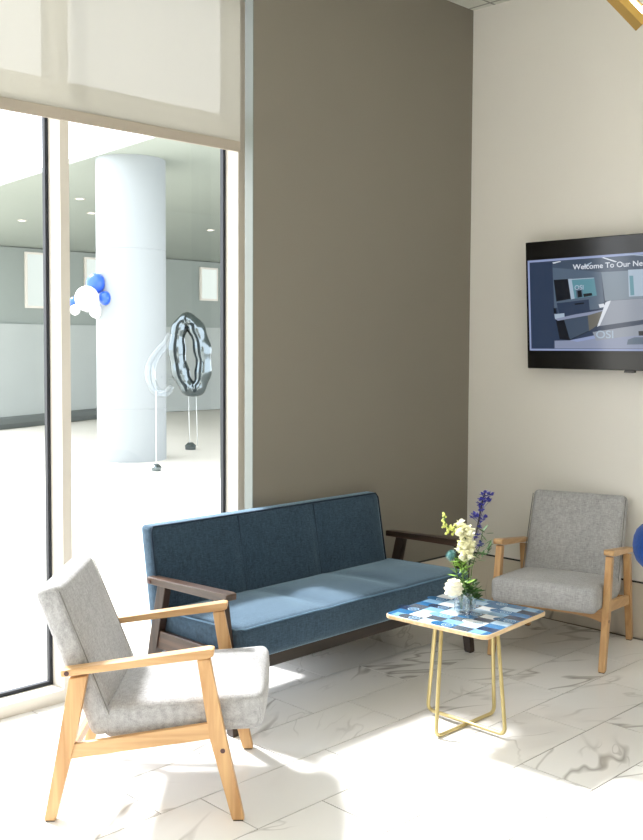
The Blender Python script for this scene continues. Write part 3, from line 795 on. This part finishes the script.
def text(s, size, x, z, mat, name, sx=1.0):
    cu = bpy.data.curves.new(name, 'FONT'); cu.body = s; cu.size = size; cu.extrude = .0002; cu.offset = .0006
    to = bpy.data.objects.new(name, cu); COL.objects.link(to)
    dg = bpy.context.evaluated_depsgraph_get(); me = bpy.data.meshes.new_from_object(to.evaluated_get(dg))
    bpy.data.objects.remove(to); me.materials.clear(); me.materials.append(mat)
    o = bpy.data.objects.new(name, me); COL.objects.link(o); o.parent = screen
    o.rotation_euler = (PI/2, 0, 0); o.location = (x, -.0032, z); o.scale = (sx, 1, 1); return o
text('Welcome To Our New', .041, -.343, .571, sm[sk.index('white')], 'slide_heading', 1.17)
text('OSI', .060, -.203, .180, sm[sk.index('pale')], 'slide_logo', 1.25)
text('OSI', .036, -.335, .456, sm[sk.index('pale')], 'slide_logo', 1.1)
obj('wall_mount', box(B(), -.25, .25, .035, .062, .2, .6), M['black_m'], tv)
q = B(); box(q, -.03, .03, -.004, .02, -.012, .0); obj('sensor_bump', q, M['black'], tv)

# ------------------------------------------------------------------ pendant light and blue chair at the picture's right edge
M['led'] = emis('pendant_led_strip', (255, 244, 224), 6)
M['velvet'] = fabric('blue_velvet', (12, 48, 104), (22, 68, 138), rough=.8, fine=200, heather=.3, sheen=.15)
pl = thing('pendant_light', 'gold diamond-shaped pendant light hanging at the top right corner', 'lamp', (-2.307, -2.367, 2.602), math.atan2(-.701, .713))
# local x = sideways, z up, diamond standing on its lowest corner
def diamond(bm, c, hd, w, y0, y1, mi=0):
    o = [(0, -hd), (hd, 0), (0, hd), (-hd, 0)]; k = (hd-w*1.4142)/hd
    for i in range(4):
        a, b2 = o[i], o[(i+1) % 4]
        q4 = [a, b2, (b2[0]*k, b2[1]*k), (a[0]*k, a[1]*k)]
        lo = [bm.verts.new((p[0]+c[0], y0, p[1]+c[1])) for p in q4]; hi = [bm.verts.new((p[0]+c[0], y1, p[1]+c[1])) for p in q4]
        bm.faces.new(lo); bm.faces.new(hi[::-1])
        for j in range(4): bm.faces.new((lo[j], lo[(j+1) % 4], hi[(j+1) % 4], hi[j]))
hd = .36
q = B(); diamond(q, (0, hd), hd, .022, -.03, .03); obj('outer_frame', q, M['gold_dark'], pl)
q = B(); diamond(q, (0, hd), hd-.022*1.4142-.0005, .016, -.02, .02); obj('light_strip', q, M['led'], pl)
q = B(); diamond(q, (0, hd), hd-.0385*1.4142-.0005, .004, -.026, .026); obj('inner_frame', q, M['gold_dark'], pl)
q = B(); tube(q, [(0, 0, 2*hd-.002), (0, 0, HZ-2.602-.03)], .003, 8); obj('cable', q, M['black_m'], pl)
q = B(); lathe(q, [(0, 0), (.06, 0), (.06, .028), (0, .028)], (0, 0, HZ-2.602-.03)); obj('canopy', q, M['gold_dark'], pl)

ch = thing('tub_chair', 'royal blue velvet chair cut off by the right edge of the picture', 'chair', (-.958, -2.002, 0))
q = B(); RB = .245; n = 40; sec = []
for i in range(n+1):
    a = math.radians(60+240*i/n); e_ = min(1, math.sin(PI*min(i, n-i)/n*3) if min(i, n-i)/n < 1/6 else 1); e_ = max(.15, e_)
    ring = []
    for k in range(16):
        b3 = 2*PI*k/16; rr = RB+.055*e_*math.cos(b3); z = .782+.09*e_*math.sin(b3)
        ring.append(q.verts.new((rr*math.cos(a+.2), rr*math.sin(a+.2), z)))
    sec.append(ring)
for A, Bq in zip(sec, sec[1:]):
    for k in range(16): q.faces.new((A[k], A[(k+1) % 16], Bq[(k+1) % 16], Bq[k]))
q.faces.new(sec[0]); q.faces.new(sec[-1][::-1])
obj('backrest', q, M['velvet'], ch, True)
q = B(); lathe(q, [(0, .40), (.19, .40), (.215, .42), (.22, .45), (.21, .475), (.17, .49), (0, .495)]); obj('seat', q, M['velvet'], ch, True, 60)
for k in range(4):
    a = PI/4+k*PI/2; q = B(); tube(q, [(.15*math.cos(a), .15*math.sin(a), .405), (.21*math.cos(a), .21*math.sin(a), .0)], [.014, .009], 10); obj('leg', q, M['gold'], ch, True, 50)
for k in range(5):
    a = math.radians(100+160*k/4)+.2; q = B(); tube(q, [(.195*math.cos(a), .195*math.sin(a), .43), (.245*math.cos(a), .245*math.sin(a), .72)], .008, 8); obj('back_post', q, M['gold'], ch, True, 50)


# ------------------------------------------------------------------ outside
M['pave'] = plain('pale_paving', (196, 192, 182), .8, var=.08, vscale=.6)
M['conc'] = plain('pale_concrete', (160, 166, 163), .8, var=.08, vscale=1.2)
M['darkconc'] = plain('grey_green_render', (134, 142, 137), .8, var=.04, vscale=1)
M['soffit'] = plain('soffit_render', (150, 158, 150), .8)
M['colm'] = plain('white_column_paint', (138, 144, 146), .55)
M['kerb'] = plain('dark_kerb', (84, 90, 88), .8)
M['winw'] = emis('bright_far_opening', (225, 235, 228), .8)  # far panes glow by themselves, their brightness is put into the material
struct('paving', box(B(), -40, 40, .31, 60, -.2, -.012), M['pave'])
q = B()
secs = [(3.0, 2.0, 4.24), (6.44, 2.29, 4.24), (11.48, 2.74, 4.24), (12.2, 2.80, 4.22), (16.6, 3.2, 3.62)]
lo = [(q.verts.new((x, y, z)), q.verts.new((24, y, z))) for y, x, z in secs]; hi = [(q.verts.new((x+.02, y, z+.08)), q.verts.new((24, y, z+.08))) for y, x, z in secs]
for a, b2 in zip(lo, lo[1:]): q.faces.new((a[0], a[1], b2[1], b2[0]))
for a, b2 in zip(hi, hi[1:]): q.faces.new((a[0], a[1], b2[1], b2[0]))
for k in range(4):
    for m2 in range(2): q.faces.new((lo[k][m2], lo[k+1][m2], hi[k+1][m2], hi[k][m2]))
q.faces.new((lo[0][0], lo[0][1], hi[0][1], hi[0][0])); q.faces.new((lo[-1][0], lo[-1][1], hi[-1][1], hi[-1][0]))
struct('canopy_soffit', q, M['soffit'])
q = B()
box(q, 3.2, 24, 16.0, 16.3, 0, 3.68)
struct('wall_outside', q, M['darkconc'])
struct('trim_4', box(B(), 3.2, 24, 15.93, 15.999, 0, 2.05), M['conc'])
for i, (x0, x1, z0, z1) in enumerate(((5.45, 6.0, 2.40, 3.60), (6.9, 7.35, 2.86, 3.58), (10.15, 10.7, 2.72, 3.54))):
    w = struct('window_%d' % (i+2), box(B(), x0, x1, 15.95, 15.998, z0, z1), M['frame'])
    obj('glass_pane', box(B(), x0+.05, x1-.05, 15.94, 15.949, z0+.05, z1-.05), M['winw'], w)
# curved planter kerb
q = B(); pts = [(3.4, 13.9, .09), (4.2, 14.2, .09), (5.4, 14.7, .09), (6.6, 15.2, .09), (8.0, 15.6, .09)]
tube(q, bez(pts, 6), .13, 8); struct('trim_6', q, M['kerb'])
q = B(); lathe(q, [(0, -.012), (.49, -.012), (.49, .72), (.486, .725), (.486, .735), (.49, .74), (.49, 2.95), (.486, 2.955), (.486, 2.965), (.49, 2.97), (.49, 4.24), (0, 4.24)], seg=64)
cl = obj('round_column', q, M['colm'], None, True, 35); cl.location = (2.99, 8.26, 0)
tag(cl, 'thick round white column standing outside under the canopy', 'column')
M['bal_b'] = plain('blue_latex', (34, 84, 190), .3); M['bal_w'] = plain('white_latex', (244, 246, 246), .3)
M['foil'] = plain('silver_foil', (104, 114, 118), .12, metal=.9)
M['film'] = clear('clear_balloon_film', (.9, .93, .95, 1), .6, .05, .08)
M['string'] = plain('white_string', (210, 214, 214), .7)
def balloon(c, r, m, label):
    t = thing('party_balloon', label, 'balloon', c, 0, 'balloons tied beside the round column')
    q = B(); lathe(q, [(0, -r*1.06)]+[(r*math.sin(a)*(1 if a > PI/2 else .99), -r*1.06*math.cos(a)) for a in [PI*k/18 for k in range(1, 18)]]+[(0, r*1.0)], seg=28)
    obj('balloon_skin', q, m, t, True)
    q = B(); lathe(q, [(0, -r*1.05), (.012, -r*1.12), (0, -r*1.13)], seg=8); obj('knot', q, m, t, True)
D1 = Vector((.7, .712, 0))
balloon(Vector((2.349, 8.211, 2.478))+D1*.12, .135, M['bal_b'], 'blue balloon at the top of the cluster beside the outdoor column')
balloon(Vector((2.295, 8.265, 2.258))-D1*.10, .165, M['bal_w'], 'largest white balloon in front of the cluster beside the outdoor column')
balloon(Vector((2.446, 8.114, 2.273))+D1*.07, .09, M['bal_b'], 'smaller blue balloon touching the column on the right of the cluster')
balloon(Vector((2.152, 8.408, 2.216))+D1*.0, .065, M['bal_b'], 'little blue balloon half hidden at the left of the cluster')
balloon(Vector((2.171, 8.389, 2.106))-D1*.05, .07, M['bal_w'], 'little white balloon at the lower left of the cluster')
balloon(Vector((2.335, 8.225, 2.105))+D1*.20, .10, M['bal_w'], 'medium white balloon at the bottom of the cluster')
rb = thing('ribbon', 'thin white ribbon tying the balloon cluster to the column', 'ribbon', (2.33, 8.24, 2.25))
q = B(); tube(q, [(0, 0, 0), (.09, .02, .02), (.175, .03, 0)], .006, 6); obj('ribbon_strand', q, M['string'], rb, True)
# silver digit balloon standing right of the column
t = thing('foil_balloon', 'large silver zero-shaped foil balloon on strings right of the outdoor column', 'balloon', (4.38, 8.72, 0))
Rr = Vector((.713, -.701, 0))
q = B(); pts = []; rad = []
for k in range(48):
    a = 2*PI*k/48; pts.append(Rr*(.20*math.cos(a)-.05*math.sin(a))+Vector((0, 0, 1.47+.545*math.sin(a)))); rad.append(.128+.012*math.sin(a*9)+.01*math.sin(a*2+1))
tube(q, pts, rad, 18, closed=True); obj('foil_skin', q, M['foil'], t, True)
for dx in (-.03, .09):
    q = B(); tube(q, [Rr*dx+Vector((0, 0, .86)), Rr*(dx+.02)+Vector((0, 0, .05))], .006, 6); obj('string', q, M['string'], t, True)
q = B(); lathe(q, [(0, -.010), (.08, -.010), (.09, .05), (.04, .1), (0, .1)]); obj('weight', q, M['foil'], t, True, 50)
t = thing('foil_balloon', 'clear curved foil balloon with confetti in front of the column edge', 'balloon', (2.50, 6.87, 0))
q = B(); base_ = Vector((2.50, 6.87, 0))
cp = [Vector(p)-base_ for p in ((2.599, 6.791, 1.786), (2.557, 6.822, 1.656), (2.469, 6.898, 1.513), (2.408, 6.946, 1.357), (2.402, 6.939, 1.175), (2.444, 6.887, 1.033), (2.536, 6.795, 1.008), (2.594, 6.744, 1.099))]
tube(q, bez(cp, 5), [.035+.035*math.sin(PI*min(1, (i+1)/36)) for i in range(len(bez(cp, 5)))], 14); obj('foil_skin', q, M['film'], t, True)
q = B(); rn = random.Random(5)
for k in range(90):
    c0 = cp[-1]+Rr*rn.gauss(-.01, .05)+Vector((0, 0, rn.gauss(.1, .06)))+D1*rn.uniform(-.03, .03); s_ = .009
    q.faces.new([q.verts.new(c0+Vector((rn.uniform(-s_, s_), rn.uniform(-s_, s_), rn.uniform(-s_, s_)))) for _ in range(3)])
o = obj('confetti', q, M['foil'], t); o['kind'] = 'stuff'
q = B(); tube(q, [cp[-3], Vector((cp[-3].x, cp[-3].y, .05))], .006, 6); obj('string', q, M['string'], t, True)
q = B(); lathe(q, [(0, -.010), (.06, -.010), (.07, .04), (.03, .08), (0, .08)], (cp[-3].x, cp[-3].y, 0)); obj('weight', q, M['foil'], t, True, 50)
M['lamp'] = emis('downlight_glow', (255, 250, 240), 4)
def zs_(y): return 4.24 if y < 11.48 else (4.24-.02*(y-11.48)/.72 if y < 12.2 else 4.22-.60*(y-12.2)/4.4)
for x, y, lb in ((4.42, 12.01, 'soffit downlight nearest the column'), (5.2, 12.9, 'soffit downlight left of the column farther back'), (4.3, 13.9, 'soffit downlight seen through the left pane'), (8.3, 13.2, 'soffit downlight at the right beside the window frame')):
    t = thing('downlight', lb, 'lamp', (x, y, zs_(y)-.012), 0, 'downlights in the canopy outside')
    q = B(); lathe(q, [(.06, 0), (.09, 0), (.09, .02), (.06, .02), (.06, 0)], seg=20); obj('ring', q, M['frame'], t)
    q = B(); lathe(q, [(0, .004), (.06, .004), (.06, .012), (0, .012)], seg=20); obj('lens', q, M['lamp'], t)


# ------------------------------------------------------------------ light
w = bpy.data.worlds.new('World'); scn.world = w; w.use_nodes = True
nt = w.node_tree; bg = nt.nodes['Background']; bg.inputs[0].default_value = (.92, .955, 1, 1); bg.inputs[1].default_value = 3.6
su = bpy.data.lights.new('Sun', 'SUN'); su.energy = 8; su.angle = math.radians(7); su.color = (1, .985, .975)
so = bpy.data.objects.new('Sun', su); COL.objects.link(so)
d = Vector((.09, -.95, -1)); so.rotation_euler = d.to_track_quat('-Z', 'Y').to_euler()
for (x, y, e_) in ((-2.2, -3.4, 16), (-5.6, -3.4, 16), (-2.2, -6.0, 16), (-5.6, -6.0, 16)):  # fill lamps added under the ceiling to brighten the room, none seen there
    al = bpy.data.lights.new('CeilingPanel', 'AREA'); al.shape = 'RECTANGLE'; al.size = 1.2; al.size_y = .6; al.energy = e_; al.color = (1, .99, .97)
    ao = bpy.data.objects.new('CeilingPanel', al); COL.objects.link(ao); ao.location = (x, y, HZ-.02)

# ------------------------------------------------------------------ camera
cd = bpy.data.cameras.new('Camera'); cam = bpy.data.objects.new('Camera', cd); COL.objects.link(cam)
f, yaw, pitch, roll, py = 1000.66, .79419, .0527754, -.0049579, 397.12
fwd = Vector((math.cos(yaw)*math.cos(pitch), math.sin(yaw)*math.cos(pitch), -math.sin(pitch)))
r = Vector((math.sin(yaw), -math.cos(yaw), 0)); dn = fwd.cross(r)
c, s = math.cos(roll), math.sin(roll)
xr = c*r+s*dn; yd = -s*r+c*dn
mt = Matrix((xr, -yd, -fwd)).transposed().to_4x4()
mt.translation = (-3.105*1.65, -2.353*1.65, 1.65)
cam.matrix_world = mt
cd.sensor_fit = 'VERTICAL'; cd.sensor_height = 24; cd.lens = 24*f/840; cd.shift_y = -(420-py)/840
cd.clip_start = .05; cd.clip_end = 200
scn.camera = cam
vs = scn.view_settings; vs.view_transform = 'Standard'; vs.look = 'None'; vs.gamma = 1; vs.exposure = .62; vs.use_curve_mapping = False
scn.cycles.use_denoising = True
scn.cycles.max_bounces = 10; scn.cycles.diffuse_bounces = 5; scn.cycles.glossy_bounces = 4; scn.cycles.transparent_max_bounces = 12
scn.cycles.sample_clamp_indirect = 8
scn.cycles.caustics_reflective = False; scn.cycles.caustics_refractive = False
